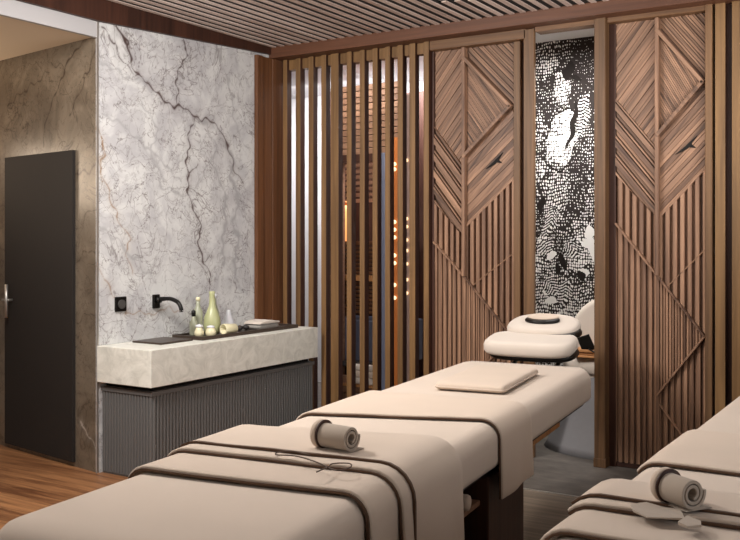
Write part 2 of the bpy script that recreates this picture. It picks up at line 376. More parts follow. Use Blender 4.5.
# marble wall with the stone's veins; its near end turns the corner into the shade-toned marble wall
VE = [(k, w, [(a - 3.80, b) for a, b in p]) for k, w, p in VEINS]
wl = grid_wall('wall_left', (-4.29, 3.80, 0), (0, 1.78, 0), (0, 0, 2.81), 330, 518, LIGHT_STONE, VE)
sm = wl.modifiers.new('thick', 'SOLIDIFY'); sm.thickness = 0.02; sm.offset = 1 if False else -1
struct('trim_2', B((-4.45, -4.312, 3.90, 5.58, 0, 2.81)), WALLW)
dx, dy = -0.989, 0.147
E2 = [(k, w, p) for k, w, p in VEINS2]
wb = grid_wall('wall_left', (-4.2905, 3.80, 0), (dx * 2.6, dy * 2.6, 0), (0, 0, 2.626), 480, 440, SHADED_STONE, E2)
struct('trim_3', B((-4.294, -4.286, 3.790, 3.800, 0, 2.71)), STEEL)
# dark door in the shade-toned wall
wm = Matrix.Translation((-4.2905, 3.80, 0)) @ Matrix.Rotation(math.atan2(dy, dx), 4, 'Z')
bm = bmesh.new(); box(bm, 0.245, 1.075, -0.003, 0.022, 0.03, 1.955, wm)
door = struct('door_1', bm, DARKDOOR, bevel=0.002)
bm = bmesh.new(); tube(bm, [wm @ Vector((0.975, 0.028 + 0.035, z)) for z in (0.885, 1.105)], 0.011)
tube(bm, [wm @ Vector((0.975, 0.02, 1.0)), wm @ Vector((0.975, 0.068, 1.0))], 0.009); tube(bm, [wm @ Vector((0.975, 0.058, 1.0)), wm @ Vector((1.04, 0.058, 1.0))], 0.008)
h = obj('door_handle', bm, STEEL, door, smooth=True)
# bulkhead and soffit over the shade-toned wall
bm = bmesh.new(); box(bm, -4.32, -4.29, -1.6, 3.80, 2.615, 2.71); struct('ceiling', bm, plain('grey_fascia', srgb(176, 174, 175), 0.8))
struct('ceiling', B((-7.2, -4.32, -1.6, 4.4, 2.626, 2.72)), SOFFITM)
bm = bmesh.new(); prism(bm, [(-1.6, 2.71), (3.8, 2.71), (5.46, 2.795), (5.46, CZ + 0.045), (-1.6, CZ + 0.045)], 'x', -4.289, -4.262); struct('trim_4', bm, DARKW)
# ceiling: white board, battened field by the screen
cl = struct('ceiling', B((-4.35, 2.6, -1.6, 7.4, CZ + 0.045, CZ + 0.1)), WHITE)
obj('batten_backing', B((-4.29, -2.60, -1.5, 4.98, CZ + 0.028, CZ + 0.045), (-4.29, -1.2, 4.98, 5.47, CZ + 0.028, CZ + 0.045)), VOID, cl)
bm = bmesh.new(); x = -4.25
while x < 1.6:
    y0 = -1.4 if x < -2.62 else 4.92 + 0.30 * (x + 2.62) / 0.9
    if x < -1.25: box(bm, x, x + 0.034, min(y0, 5.3), 5.47, CZ + 0.022, CZ + 0.028)
    x += 0.0765
obj('batten', bm, BATTEN, cl)
# outer shell
struct('wall_right', B((2.6, 2.7, -1.6, 7.4, 0, CZ + 0.1)), WALLW)
struct('wall_front', B((-7.2, 2.7, -1.7, -1.6, 0, CZ + 0.1)), WALLW)
struct('wall_far_left', B((-7.3, -7.2, -1.7, 7.5, 0, CZ + 0.1)), WALLW)
struct('wall_back', B((-7.2, 2.7, 7.4, 7.5, 0, CZ + 0.1)), WHITE)
struct('wall_back', B((-0.55, 2.6, 5.62, 5.72, 0, CZ + 0.05)), WALLW)
struct('ceiling', B((-7.2, -4.35, 4.4, 7.4, CZ, CZ + 0.1)), WHITE)

# ------------------------------------------------------------------ beam, posts, slat screens
o = obj('ceiling_beam', B((-4.286, 0.3, 5.44, 5.60, 2.765, CZ + 0.03)), BEAMW, bevel=0.004)
tag(o, 'long reddish brown beam running under the slatted ceiling above the screen and doors', 'beam')
scr = thing('slat_screen', 'tall brown screen of upright wooden slats beside the marble wall', 'screen', (-3.6, 5.55, 0))
def off(bm, v):
    bmesh.ops.translate(bm, verts=bm.verts, vec=(-v[0], -v[1], -v[2])); return bm
SV = (-3.6, 5.55, 0)
obj('corner_post', off(B((-4.288, -4.262, 5.46, 5.61, 0, 2.765)), SV), POSTW, scr, bevel=0.004)
obj('wall_post', off(B((-4.288, -4.258, 5.27, 5.345, 0.768, 2.765)), SV), POSTW, scr, bevel=0.004)
obj('wall_post', off(B((-4.288, -4.268, 5.345, 5.46, 0.768, 2.765)), SV), POSTW, scr, bevel=0.004)
obj('bottom_rail', off(B((-4.235, -2.985, 5.575, 5.60, 0, 0.05)), SV), DARKW, scr)
obj('top_rail', off(B((-4.235, -2.985, 5.575, 5.64, 2.69, 2.765)), SV), SLATW, scr)
xs = [(-4.232, -4.205), (-4.200, -4.160)] + [(-4.113 + 0.0395 * 0, -4.073)] 
xs = [(-4.232, -4.196), (-4.113, -4.071), (-3.995, -3.953), (-3.879, -3.838), (-3.793, -3.728), (-3.654, -3.614), (-3.542, -3.502), (-3.434, -3.394), (-3.330, -3.290), (-3.228, -3.187), (-3.133, -3.087), (-3.020, -2.980)]
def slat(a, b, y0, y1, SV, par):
    s = obj('slat', off(B((a, b, y0 + 0.007, y1, 0.0, 2.765)), SV), DARKW, par)  # dark core colour stands in for shade on the slat sides
    obj('lit_face', off(B((a, b, y0, y0 + 0.007, 0.0, 2.765)), SV), SLATW, s, bevel=0.002)
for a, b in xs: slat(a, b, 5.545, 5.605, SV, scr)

sc2 = thing('slat_screen', 'second run of upright wooden slats at the right edge, beyond the further carved door', 'screen', (-0.85, 5.55, 0))
SV = (-0.85, 5.55, 0)
obj('backing', off(B((-1.112, -0.45, 5.60, 5.62, 0, 2.765)), SV), DARKW, sc2)
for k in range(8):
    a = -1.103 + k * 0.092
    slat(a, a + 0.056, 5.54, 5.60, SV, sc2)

# ------------------------------------------------------------------ carved doors
def carved_door(label, xl, xs_, xr, z, zdrop=0.0):
    """xl/xs/xr: left edge, spine, right edge. z: dict of break heights"""
    V = ((xl + xr) / 2, 5.60, 0)
    t = thing('carved_door', label, 'door', V, group=None)
    yb = 5.625
    def P(side, a, zz): return ((xl + a * (xs_ - xl)) if side == 'l' else (xs_ + a * (xr - xs_)), zz)
    def mk(name, bm, m, bevel=0.0025): return obj(name, off(bm, V), m, t, bevel=bevel, seg=1)
    top = z['top']; L, Rr = xl, xr
    rnd = random.Random(7)
    dep = lambda base, amp: (lambda i, r=random.Random(5): base + amp * r.random())
    mk('backing_board', B((L, Rr, yb, yb + 0.03, 0.03, top)), DARKW, 0)
    # upper left rising boards
    bm = bmesh.new(); strips(bm, [(L, z['A0']), (xs_, z['A1']), (xs_, top), (L, top)], 52, lambda i: (0.020, 0.014, 0.030, 0.017)[i % 4], 0.0015, lambda i: (0.014, 0.016, 0.019, 0.015, 0.022)[i % 5], yb); mk('rising_boards', bm, PANEL_A)
    # chevron ribs, left, falling to the spine
    bm = bmesh.new(); strips(bm, [(L, z['B0']), (xs_, z['B1']), (xs_, z['A1']), (L, z['A0'])], math.degrees(math.atan2(z['A1'] - z['A0'], xs_ - L)), lambda i: (0.016, 0.020, 0.034)[i % 3], 0.005, lambda i: (0.030, 0.014, 0.038)[i % 3], yb); mk('falling_ribs', bm, PANEL_B)
    # right of the diamond: falling boards
    dr = P('r', 0.92, z['dr'])
    angR = math.degrees(math.atan2(z['dr'] - z['dt'], dr[0] - xs_))
    poly = [(xs_, z['dt']), dr, (Rr, z['dr'] - 0.10), (Rr, top), (xs_, top)]
    bm = bmesh.new(); strips(bm, poly, angR, lambda i: (0.018, 0.014, 0.020, 0.012)[i % 4], 0.003, lambda i: (0.006, 0.020, 0.012, 0.020)[i % 4] , yb); mk('falling_boards', bm, PANEL_B)
    # diamond half, raised, with rim
    tri = [(xs_, z['dt'] - 0.03), (dr[0] - 0.012, dr[1]), (xs_, z['db'] + 0.02)]
    bm = bmesh.new(); strips(bm, tri, angR - 9, 0.011, 0.0012, lambda i: 0.022 + 0.003 * (i % 2), yb); mk('diamond_boards', bm, PANEL_B)
    def bar(pts, w, h):
        bm = bmesh.new()
        for (a, b) in zip(pts, pts[1:]):
            d = Vector((b[0] - a[0], b[1] - a[1])).normalized(); n = Vector((-d.y, d.x)) * w / 2
            e = d * w * 0.3
            prism(bm, [(a[0] - e.x + n.x, a[1] - e.y + n.y), (a[0] - e.x - n.x, a[1] - e.y - n.y), (b[0] + e.x - n.x, b[1] + e.y - n.y), (b[0] + e.x + n.x, b[1] + e.y + n.y)], 'y', yb - h, yb)
        return bm
    mk('diamond_rim', bar([(xs_, z['dt']), dr, (xs_, z['db'])], 0.023, 0.066), PANEL_B)
    # below the diamond: wide rising boards down to line D
    D0 = z['D0']; D1 = z['D1']
    angD = math.degrees(math.atan2(D1 - D0, Rr - xs_))
    bm = bmesh.new(); strips(bm, [(xs_, D0), (Rr, D1), (Rr, z['dr'] - 0.10), dr, (xs_, z['db'])], angD, lambda i: (0.022, 0.03, 0.016, 0.035)[i % 4], 0.0012, lambda i: (0.026, 0.023, 0.025, 0.022)[i % 4], yb); mk('rising_boards', bm, PANEL_A)
    mk('trim_strip', bar([(xs_, D0 + 0.004), (Rr - 0.006, D1 + 0.004)], 0.014, 0.036), PANEL_A)
    # vertical ribs between B / D and C
    C0, C1, C2 = z['C0'], z['C1'], z['C2']
    for nm, poly in (('upright_ribs', [(L, C0), (xs_, C1), (xs_, z['B1']), (L, z['B0'])]), ('upright_ribs', [(xs_, C1), (Rr, C2), (Rr, D1), (xs_, D0)])):
        bm = bmesh.new(); strips(bm, poly, 90, lambda i: (0.024, 0.019)[i % 2], 0.0, lambda i: (0.034, 0.0015)[i % 2], yb); mk(nm, bm, PANEL_V)
    # lower field: upright ribs, a lighter finely ribbed triangle to the right of the spine
    C3, C4, C5 = z['C3'], z['C4'], z['C5']
    bm = bmesh.new(); strips(bm, [(L, 0.03), (xs_, 0.03), (xs_, C1), (L, C0)], 90, lambda i: (0.024, 0.012)[i % 2], 0.002, lambda i: (0.024, 0.010)[i % 2], yb); mk('lower_ribs', bm, PANEL_V)
    bm = bmesh.new(); strips(bm, [(xs_, C3), (Rr, C2), (xs_, C1)], 90, 0.017, 0.004, lambda i: 0.030 + 0.006 * (i % 2), yb); mk('ribbed_triangle', bm, PANEL_V)
    bm = bmesh.new(); strips(bm, [(xs_, 0.03), (Rr, 0.03), (Rr, C2), (xs_, C3)], 90, lambda i: (0.024, 0.014)[i % 2], 0.002, lambda i: (0.022, 0.006)[i % 2], yb); mk('lower_ribs', bm, PANEL_V)
    mk('trim_strip', bar([(L + 0.006, C0), (xs_, C1), (Rr - 0.012, C2), (xs_, C3)], 0.012, 0.056), PANEL_V)
    mk('trim_strip', bar([(xs_, C4), (Rr - 0.07, C5 - 0.05)], 0.009, 0.036), PANEL_V)
    mk('trim_strip', bar([(xs_ + 0.06, C1 - 0.06), (Rr - 0.01, C1 + 0.16)], 0.007, 0.036), PANEL_V)
    mk('spine', B((xs_ - 0.012, xs_ + 0.012, yb - 0.064, yb, C1, top)), PANEL_V)
    mk('spine', B((xs_ - 0.009, xs_ + 0.009, yb - 0.038, yb, 0.03, C1 - 0.006)), PANEL_V)
    kx = xs_ + 0.62 * (Rr - xs_); kz = z['kn']
    bm = bmesh.new(); prism(bm, [(kx - 0.075, kz - 0.055), (kx - 0.02, kz - 0.012), (kx + 0.005, kz + 0.012), (kx + 0.05, kz + 0.05), (kx + 0.018, kz + 0.004), (kx + 0.045, kz - 0.022), (kx + 0.006, kz - 0.016), (kx - 0.012, kz - 0.028)], 'y', yb - 0.030, yb - 0.020); mk('knot', bm, VOID, 0)
    mk('threshold', B((L, Rr, yb - 0.015, yb + 0.02, 0.0, 0.03)), DARKW)
    return t, V, mk
Z2 = dict(top=2.735, A0=2.271, A1=1.945, B0=1.80, B1=1.526, D0=1.525, D1=1.822, dt=2.66, dr=2.326, db=2.028, C0=1.50, C1=1.185, C2=0.835, C3=0.47, C4=0.42, C5=0.19, kn=1.965)
Z1 = dict(top=2.70, A0=2.185, A1=1.88, B0=1.66, B1=1.41, D0=1.48, D1=1.805, dt=2.63, dr=2.278, db=1.965, C0=1.385, C1=1.155, C2=0.76, C3=0.42, C4=0.38, C5=0.15, kn=1.93)
t1, V1, mk1 = carved_door('carved walnut door panel with diamond relief standing directly beside the slat screen', -2.965, -2.728, -2.362, Z1)
mk1('side_stile', B((-2.372, -2.325, 5.585, 5.655, 0, 2.70)), FRAMEW, 0.003)
mk1('dark_stile', B((-2.325, -2.25, 5.62, 5.655, 0, 2.70)), DARKW, 0)
mk1('door_frame', B((-2.285, -2.213, 5.545, 5.575, 0, 2.76)), FRAMEW, 0.003)
mk1('frame_head', B((-2.975, -2.272, 5.545, 5.66, 2.70, 2.765)), FRAMEX, 0.003)
mk1('dark_stile', B((-2.978, -2.962, 5.59, 5.655, 0, 2.70)), DARKW, 0)
t2, V2, mk2 = carved_door('carved walnut door panel with diamond relief to the right of the black and white mural', -1.700, -1.442, -1.158, Z2)
mk2('door_frame', B((-1.812, -1.742, 5.525, 5.67, 0, 2.77)), FRAMEW, 0.003)
mk2('frame_foot', B((-1.816, -1.738, 5.521, 5.674, 0, 0.055)), FRAMEW, 0.003)
mk2('dark_stile', B((-1.742, -1.700, 5.60, 5.655, 0, 2.735)), DARKW, 0)
mk2('frame_head', B((-1.742, -1.155, 5.545, 5.66, 2.735, 2.77)), FRAMEX, 0.003)
mk2('door_frame', B((-1.158, -1.118, 5.535, 5.66, 0, 2.77)), FRAMEW, 0.003)
o = obj('opening_header', B((-2.205, -1.812, 5.54, 5.64, 2.735, 2.765)), FRAMEX); tag(o, 'short wooden header above the opening in front of the mural', 'header')

# ------------------------------------------------------------------ niche with the mosaic mural
def mural_mat():
    t = NT('black_white_mosaic', 0.8, 0.15)
    at = t.n('ShaderNodeAttribute', attribute_name='tone'); sep = t.n('ShaderNodeSeparateColor'); t.t.links.new(at.outputs['Color'], sep.inputs[0])
    v = t.coords((1, 1, 1))
    wn = t.n('ShaderNodeTexNoise', i_Scale=4.0, i_Detail=1.0); t.t.links.new(v, wn.inputs['Vector'])
    vm = t.n('ShaderNodeVectorMath', operation='SCALE'); t.t.links.new(wn.outputs['Color'], vm.inputs[0]); vm.inputs['Scale'].default_value = 0.10
    va = t.n('ShaderNodeVectorMath', operation='ADD'); t.t.links.new(v, va.inputs[0]); t.t.links.new(vm.outputs[0], va.inputs[1])
    mp = t.n('ShaderNodeMapping'); mp.inputs['Scale'].default_value = (1, 0.01, 0.72); t.t.links.new(va.outputs[0], mp.inputs[0])
    vo = t.n('ShaderNodeTexVoronoi', feature='F1', i_Scale=62.0, i_Randomness=0.4); t.t.links.new(mp.outputs[0], vo.inputs['Vector'])
    tone = sep.outputs[0]
    m = t.math('LESS_THAN', vo.outputs['Distance'], t.math('ADD', t.math('MULTIPLY', tone, 0.60), 0.13))
    dot = t.mix(m, srgb(48, 42, 40), srgb(236, 234, 230))
    solid = t.mix(t.math('GREATER_THAN', sep.outputs[1], 0.5), dot, srgb(238, 236, 232))
    solid = t.mix(t.math('GREATER_THAN', sep.outputs[2], 0.5), solid, srgb(34, 28, 26))
    t.col(solid); return t.m
def mural():
    x0, x1, z0, z1 = -2.85, -1.45, 0.0, 2.87; nu, nv = 280, 520
    U, V = np.meshgrid(np.linspace(x0, x1, nu), np.linspace(z0, z1, nv))
    me = bpy.data.meshes.new('mural'); vs = np.stack([U, np.full_like(U, 0.0), V], -1).reshape(-1, 3)
    idx = np.arange(nu * nv).reshape(nv, nu); F = np.stack([idx[:-1, :-1], idx[:-1, 1:], idx[1:, 1:], idx[1:, :-1]], -1).reshape(-1, 4)
    me.from_pydata(vs.tolist(), [], F.tolist())
    U0, V0 = U, V
    U = U0 + 0.011 * np.sin(V0 * 13 + 1.1) + 0.010 * np.sin(V0 * 37 + U0 * 11); V = V0 + 0.011 * np.sin(U0 * 17 + V0 * 5) + 0.010 * np.sin(U0 * 43 + 2)
    tone = 0.22 + 0.10 * np.sin(U * 9 + np.sin(V * 6) * 1.5) * np.sin(V * 7 + 1) + np.where(V < 1.9, 0.16, 0.0) + np.where(V < 1.45, 0.18, 0.0)
    sol = np.zeros_like(U); blk = np.zeros_like(U)
    # body-like lobes: (x, z, rx, rz, tilt, tone)
    for (x, z, rx, rz, a, val) in LOBES:
        c, s = math.cos(R(a)), math.sin(R(a)); du = (U - x) * c + (V - z) * s; dv = -(U - x) * s + (V - z) * c
        r = np.hypot(du / rx, dv / rz)
        k = r < 1
        tone = np.where(k, val * (1 - 0.25 * r), tone)
        if val > 0.55: blk = np.where((r > 0.98) & (r < 1.04) & (rx > 0.05), 1, blk)
    for (x, z, rx, rz, a, kind) in PATCH:
        c, s = math.cos(R(a)), math.sin(R(a)); du = (U - x) * c + (V - z) * s; dv = -(U - x) * s + (V - z) * c
        k = np.abs(du / rx) ** 1.6 + np.abs(dv / rz) ** 1.6 < 1
        if kind == 'w': sol = np.where(k, 1, sol); blk = np.where(k, 0, blk)
        else: blk = np.where(k, 1, blk)
    # stripes in the leaf-like shapes
    for (x, z, rx, rz, a, p) in LEAF:
        c, s = math.cos(R(a)), math.sin(R(a)); du = (U - x) * c + (V - z) * s; dv = -(U - x) * s + (V - z) * c
        k = (du / rx) ** 2 + (dv / rz) ** 2 < 1
        st = np.sin((dv + 0.6 * np.abs(du)) * 2 * np.pi / p) > 0
        tone = np.where(k & st, 0.85, np.where(k, -0.1, tone)); sol = np.where(k, 0, sol); blk = np.where(k, 0, blk)
    col = np.stack([tone, sol, blk, np.ones_like(U)], -1)
    at = me.color_attributes.new('tone', 'FLOAT_COLOR', 'POINT'); at.data.foreach_set('color', col.reshape(-1).astype(np.float32))
    me.materials.append(mural_mat()); o = bpy.data.objects.new('mosaic_mural', me); C.objects.link(o); o.location = (0, 6.43, 0)
    s = o.modifiers.new('t', 'SOLIDIFY'); s.thickness = 0.02; s.offset = -1
    tag(o, 'tall black and white dotted mosaic mural seen between the two carved doors', 'mural')
LOBES = MURAL_LOBES; PATCH = MURAL_PATCH; LEAF = MURAL_LEAF
mural()
struct('wall_niche', B((-3.0, -1.16, 6.455, 6.5, 0, 2.9)), WALLW)
struct('wall_niche', B((-2.98, -2.86, 5.68, 6.45, 0, 2.9)), WALLW)
struct('wall_niche', B((-1.22, -1.16, 5.68, 6.45, 0, 2.9)), WALLW)

# white treatment chair in the niche
CH = (-1.82, 6.04, 0)
ch = thing('spa_chair', 'white spa chair with a rounded back and grey pedestal base beneath the mural', 'chair', CH)
bm = bmesh.new(); lathe(bm, [(0.50, 0.0), (0.47, 0.05), (0.40, 0.18), (0.345, 0.34), (0.32, 0.50), (0.30, 0.52)], 48, sx=1, sy=0.7); obj('pedestal', bm, GREYP, ch, smooth=True)
bm = bmesh.new(); lathe(bm, [(0.30, 0.521), (0.36, 0.54), (0.375, 0.585), (0.36, 0.63), (0.30, 0.645)], 48, sx=1, sy=0.78); obj('seat', bm, FABW, ch, smooth=True)
bm = bmesh.new()
pts = [(0.27 * math.cos(a), 0.30 * math.sin(a)) for a in [2 * math.pi * i / 40 for i in range(40)]]
prism(bm, pts, 'y', -0.05, 0.05); bmesh.ops.translate(bm, verts=bm.verts, vec=(0.0, -0.16, 0.735)); obj('backrest', bm, FABW, ch, bevel=0.04, seg=5, smooth=True)
bm = bmesh.new(); box(bm, -0.22, 0.2, -0.34, -0.22, 0.646, 0.660); box(bm, -0.22, 0.2, -0.34, -0.22, 0.680, 0.70); box(bm, -0.18, 0.1, -0.32, -0.24, 0.660, 0.68); obj('armrest_tray', bm, HONEYW, ch, bevel=0.004)
tb = thing('tablet', 'small black tablet on a bent arm beside the white spa chair', 'tablet', (-1.945, 5.70, 0.685))
bm = bmesh.new(); mt = Matrix.Translation((0.02, 0, 0.055)) @ Matrix.Rotation(R(-20), 4, 'Y') @ Matrix.Rotation(R(14), 4, 'X'); box(bm, -0.04, 0.045, -0.006, 0.006, -0.055, 0.05, mt); obj('screen', bm, BLACK, tb, bevel=0.003)
bm = bmesh.new(); tube(bm, catmull([(0.04, 0, 0.02), (0.09, -0.02, 0.0), (0.15, -0.03, -0.02), (0.17, -0.02, -0.03)]), 0.006); obj('arm', bm, BLACK, tb, smooth=True)

# ------------------------------------------------------------------ room behind the screen
cab = thing('sauna_cabin', 'wood clad cabin with shelves glimpsed through the slat screen', 'cabin', (-3.9, 6.35, 0))
SV = (-3.9, 6.35, 0)
bm = bmesh.new(); z = 2.10
while z < 2.64: box(bm, -4.27, -3.66, 6.30, 6.34, z, z + 0.046); z += 0.052
obj('fascia_boards', off(bm, SV), CLADW, cab, bevel=0.003)
obj('fascia_backing', off(B((-4.27, -3.66, 6.335, 6.36, 2.05, 2.66), (-4.27, -3.66, 6.29, 6.36, 2.04, 2.10)), SV), DARKW, cab)
bm = bmesh.new(); z = 0.0
while z < 0.22: box(bm, -4.27, -3.66, 6.30, 6.34, z, z + 0.066); z += 0.072
obj('lower_boards', off(bm, SV), CLADW, cab, bevel=0.003)
obj('door_jamb', off(B((-4.30, -4.205, 6.28, 6.36, 0, 2.66)), SV), CLADW, cab, bevel=0.004)
obj('cabin_back', off(B((-4.42, -3.66, 6.80, 6.84, 0, 2.66), (-4.42, -4.39, 6.36, 6.84, 0, 2.66)), SV), DARKW, cab)
bm = bmesh.new()
for z0, z1 in ((0.79, 1.06), (1.12, 1.36)):
    z = z0
    while z < z1: box(bm, -4.30, -3.68, 6.45, 6.49, z, z + 0.018); z += 0.034
obj('louvers', off(bm, SV), POSTW, cab)
obj('shelf', off(B((-4.37, -3.68, 6.38, 6.6, 1.062, 1.105)), SV), HONEYW, cab)
obj('shelf', off(B((-4.37, -3.68, 6.38, 6.6, 1.37, 1.39)), SV), POSTW, cab)
obj('bench', off(B((-4.37, -3.68, 6.36, 6.75, 0.40, 0.74)), SV), NAVY, cab, bevel=0.01)
obj('towel_ledge', off(B((-4.20, -3.68, 6.285, 6.42, 0.20, 0.2215)), SV), HONEYW, cab)
obj('bench_ledge', off(B((-4.20, -3.68, 6.30, 6.40, 0.36, 0.40)), SV), PLINTH, cab)
bm = bmesh.new(); z = 1.72
while z < 2.03: box(bm, -4.38, -3.68, 6.56, 6.60, z, z + 0.03); z += 0.05
obj('upper_louvers', off(bm, SV), CLADW, cab)
def emis(name, c, s):
    t = NT(name, 0.5); t.b.inputs['Emission Color'].default_value = c; t.b.inputs['Emission Strength'].default_value = s; t.col(c); return t.m
GLOW = emis('amber_lamp_glow', (1.0, 0.42, 0.14, 1), 1.1); BULB = emis('small_bulb_glow', (1.0, 0.72, 0.42, 1), 1.6)
lamp = thing('shelf_lamp', 'glowing amber lamp on the upper shelf of the wood clad cabin', 'lamp', (-4.250, 6.44, 1.39))
bm = bmesh.new(); lathe(bm, [(0.03, 0.0), (0.045, 0.01), (0.05, 0.12), (0.045, 0.24), (0.03, 0.30)], 20); obj('shade', bm, GLOW, lamp, smooth=True)
bm = bmesh.new(); lathe(bm, [(0.02, 0.30), (0.02, 0.33), (0.008, 0.34)], 16); obj('cap', bm, COPPER, lamp, smooth=True)
for k, x in enumerate((-4.06, -3.94, -3.82)):
    for j in range(3):
        bm = bmesh.new(); prism(bm, [(-0.05, 0), (0.05, 0), (0.055, 0.03), (0.05, 0.055), (-0.05, 0.055), (-0.055, 0.03)], 'y', -0.06, 0.06)
        o = obj('folded_towel', bm, (FABW, FAB, FABW)[j], bevel=0.012, seg=3, smooth=True); o.location = (x, 6.345, 0.222 + 0.0555 * j)
        tag(o, ('bottom', 'middle', 'top')[j] + ' folded towel of the ' + ('left', 'middle', 'right')[k] + ' stack low in the wood clad cabin', 'towel', 'folded towels in the cabin')
pole = obj('blue_grey_column', B((-3.765, -3.722, 6.20, 6.24, 0, 2.09)), plain('blue_grey_metal', srgb(120, 126, 146), 0.4, 0.3), bevel=0.004); tag(pole, 'thin blue grey upright column right of the wood clad cabin', 'column')
bl = thing('bead_light', 'copper strip with a vertical string of small bulbs behind the slat screen', 'lamp', (-3.60, 6.15, 0))
obj('copper_strip', off(B((-3.635, -3.57, 6.16, 6.175, 0.0, 2.2)), (-3.60, 6.15, 0)), COPPER, bl)
for z in (0.95, 1.05, 1.22, 1.28, 1.42, 1.48, 1.54, 1.95, 1.99):
    bm = bmesh.new(); lathe(bm, [(0.003, -0.016), (0.012, -0.009), (0.015, 0), (0.012, 0.009), (0.003, 0.016)], 12, c=(0, -0.01, z)); obj('bulb', bm, BULB, bl, smooth=True)
bl2 = thing('bead_light', 'pale strip with tiny bulbs, last bright line before the first carved door', 'lamp', (-3.41, 6.0, 0))
obj('pale_strip', off(B((-3.43, -3.36, 6.01, 6.025, 0.0, 2.5)), (-3.41, 6.0, 0)), plain('rose_metal', srgb(196, 168, 158), 0.4, 0.4), bl2)
for z in (1.0, 1.1, 1.22, 1.32, 1.4, 1.5, 1.56, 2.0):
    bm = bmesh.new(); lathe(bm, [(0.003, -0.014), (0.012, -0.006), (0.012, 0.006), (0.003, 0.014)], 10, c=(0.0, -0.006, z)); obj('bulb', bm, BULB, bl2, smooth=True)
struct('wall_partition', B((-3.30, -2.98, 6.1, 6.2, 0, CZ)), DARKW)

# ------------------------------------------------------------------ vanity counter
ctr = obj('stone_countertop', B((-4.285, -3.835, 3.785, 5.44, 0.55, 0.766)), CREAM_STONE, bevel=0.003)
tag(ctr, 'thick cream stone countertop block on the dark fluted cabinet', 'countertop')
SV = (-4.06, 4.6, 0)
cb = thing('fluted_cabinet', 'dark grey fluted vanity cabinet under the cream stone countertop', 'cabinet', SV)
obj('body', off(B((-4.285, -3.875, 3.83, 5.43, 0.0, 0.50)), SV), FLUTE, cb)
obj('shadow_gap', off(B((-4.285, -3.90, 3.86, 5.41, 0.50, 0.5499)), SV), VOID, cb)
obj('top_edge', off(B((-4.285, -3.864, 3.818, 5.44, 0.494, 0.518)), SV), FLUTE, cb, bevel=0.002)
def flutes(a, b, pitch, horizontal_axis, pos):
    bm = bmesh.new(); y = a
    while y < b - pitch * 0.5:
        r = pitch * 0.36
        arc = [(-math.cos(t) * r, math.sin(t) * r * 0.9) for t in [math.pi * k / 6 for k in range(7)]]
        if horizontal_axis == 'y': pts = [(pos + q, y + pitch / 2 + p) for p, q in arc]
        else: pts = [(y + pitch / 2 + p, pos - q) for p, q in arc]
        prism(bm, pts, 'z', 0.012, 0.493); y += pitch
    return bm
obj('door', off(flutes(3.835, 4.985, 0.027, 'y', -3.875), SV), FLUTE, cb)
obj('door', off(flutes(4.995, 5.43, 0.027, 'y', -3.875), SV), FLUTE, cb)
obj('end_panel', off(flutes(-4.28, -3.875, 0.024, 'x', 3.83), SV), FLUTE, cb)

top = 0.766
o = obj('sink_cover_board', B((-4.235, -3.99, 4.02, 4.30, top, top + 0.012)), BRONZE, bevel=0.004); tag(o, 'dark flat board on the countertop below the wall tap', 'board')
o = thing('serving_tray', 'long dark tray on the countertop holding bottles and bowls', 'tray', (-4.09, 4.86, top))
SV = (-4.09, 4.86, top)
obj('tray_base', off(B((-4.20, -3.945, 4.34, 5.34, top, top + 0.012)), SV), BRONZE, o, bevel=0.002)
obj('tray_rim', off(B((-4.205, -4.193, 4.335, 5.345, top, top + 0.024), (-3.952, -3.940, 4.335, 5.345, top, top + 0.024), (-4.193, -3.952, 4.335, 4.347, top, top + 0.024), (-4.193, -3.952, 5.333, 5.345, top, top + 0.024)), SV), BRONZE, o, bevel=0.002)
tt = top + 0.012
def vessel(name, label, cat, prof, loc, m, stop=None, group=None, sx=1, sy=1, rot=None):
    bm = bmesh.new(); lathe(bm, prof, 28, sx=sx, sy=sy); o = obj(name, bm, m, smooth=True); o.location = loc; tag(o, label, cat, group)
    if rot: o.rotation_euler = rot
    if stop:
        bm = bmesh.new(); lathe(bm, stop[0], 20); obj('stopper', bm, stop[1], o, smooth=True)
    return o
vessel('oil_bottle', 'tall pear shaped sage green bottle, the largest on the tray', 'bottle', [(0.038, 0), (0.050, 0.012), (0.058, 0.055), (0.053, 0.11), (0.034, 0.155), (0.021, 0.19), (0.018, 0.26), (0.021, 0.276), (0.016, 0.282)], (-4.10, 4.60, tt), GREEN)
vessel('oil_bottle', 'slim greenish bottle with a pale stopper just behind the largest bottle', 'bottle', [(0.028, 0), (0.034, 0.01), (0.034, 0.13), (0.022, 0.17), (0.014, 0.2), (0.014, 0.23)], (-4.152, 4.680, tt), PALEG, ([(0.016, 0.23), (0.018, 0.25), (0.010, 0.262)], FROST))
vessel('oil_bottle', 'straight frosted bottle, second from the tap on the tray', 'bottle', [(0.026, 0), (0.031, 0.01), (0.031, 0.15), (0.018, 0.175), (0.013, 0.2), (0.013, 0.22)], (-4.165, 4.535, tt), PALEG, ([(0.015, 0.22), (0.015, 0.24), (0.01, 0.245)], CREAM))
vessel('oil_bottle', 'short dark capped bottle nearest the wall tap', 'bottle', [(0.022, 0), (0.027, 0.008), (0.027, 0.085), (0.012, 0.11), (0.012, 0.125)], (-4.13, 4.455, tt), PALEG, ([(0.014, 0.125), (0.014, 0.16), (0.006, 0.165)], BLACK))
vessel('cream_jar', 'little round cream jar in front of the short capped bottle', 'jar', [(0.02, 0), (0.03, 0.012), (0.032, 0.03), (0.022, 0.05), (0.020, 0.06)], (-4.05, 4.42, tt), CREAM, ([(0.022, 0.06), (0.024, 0.072), (0.006, 0.08)], FROST))
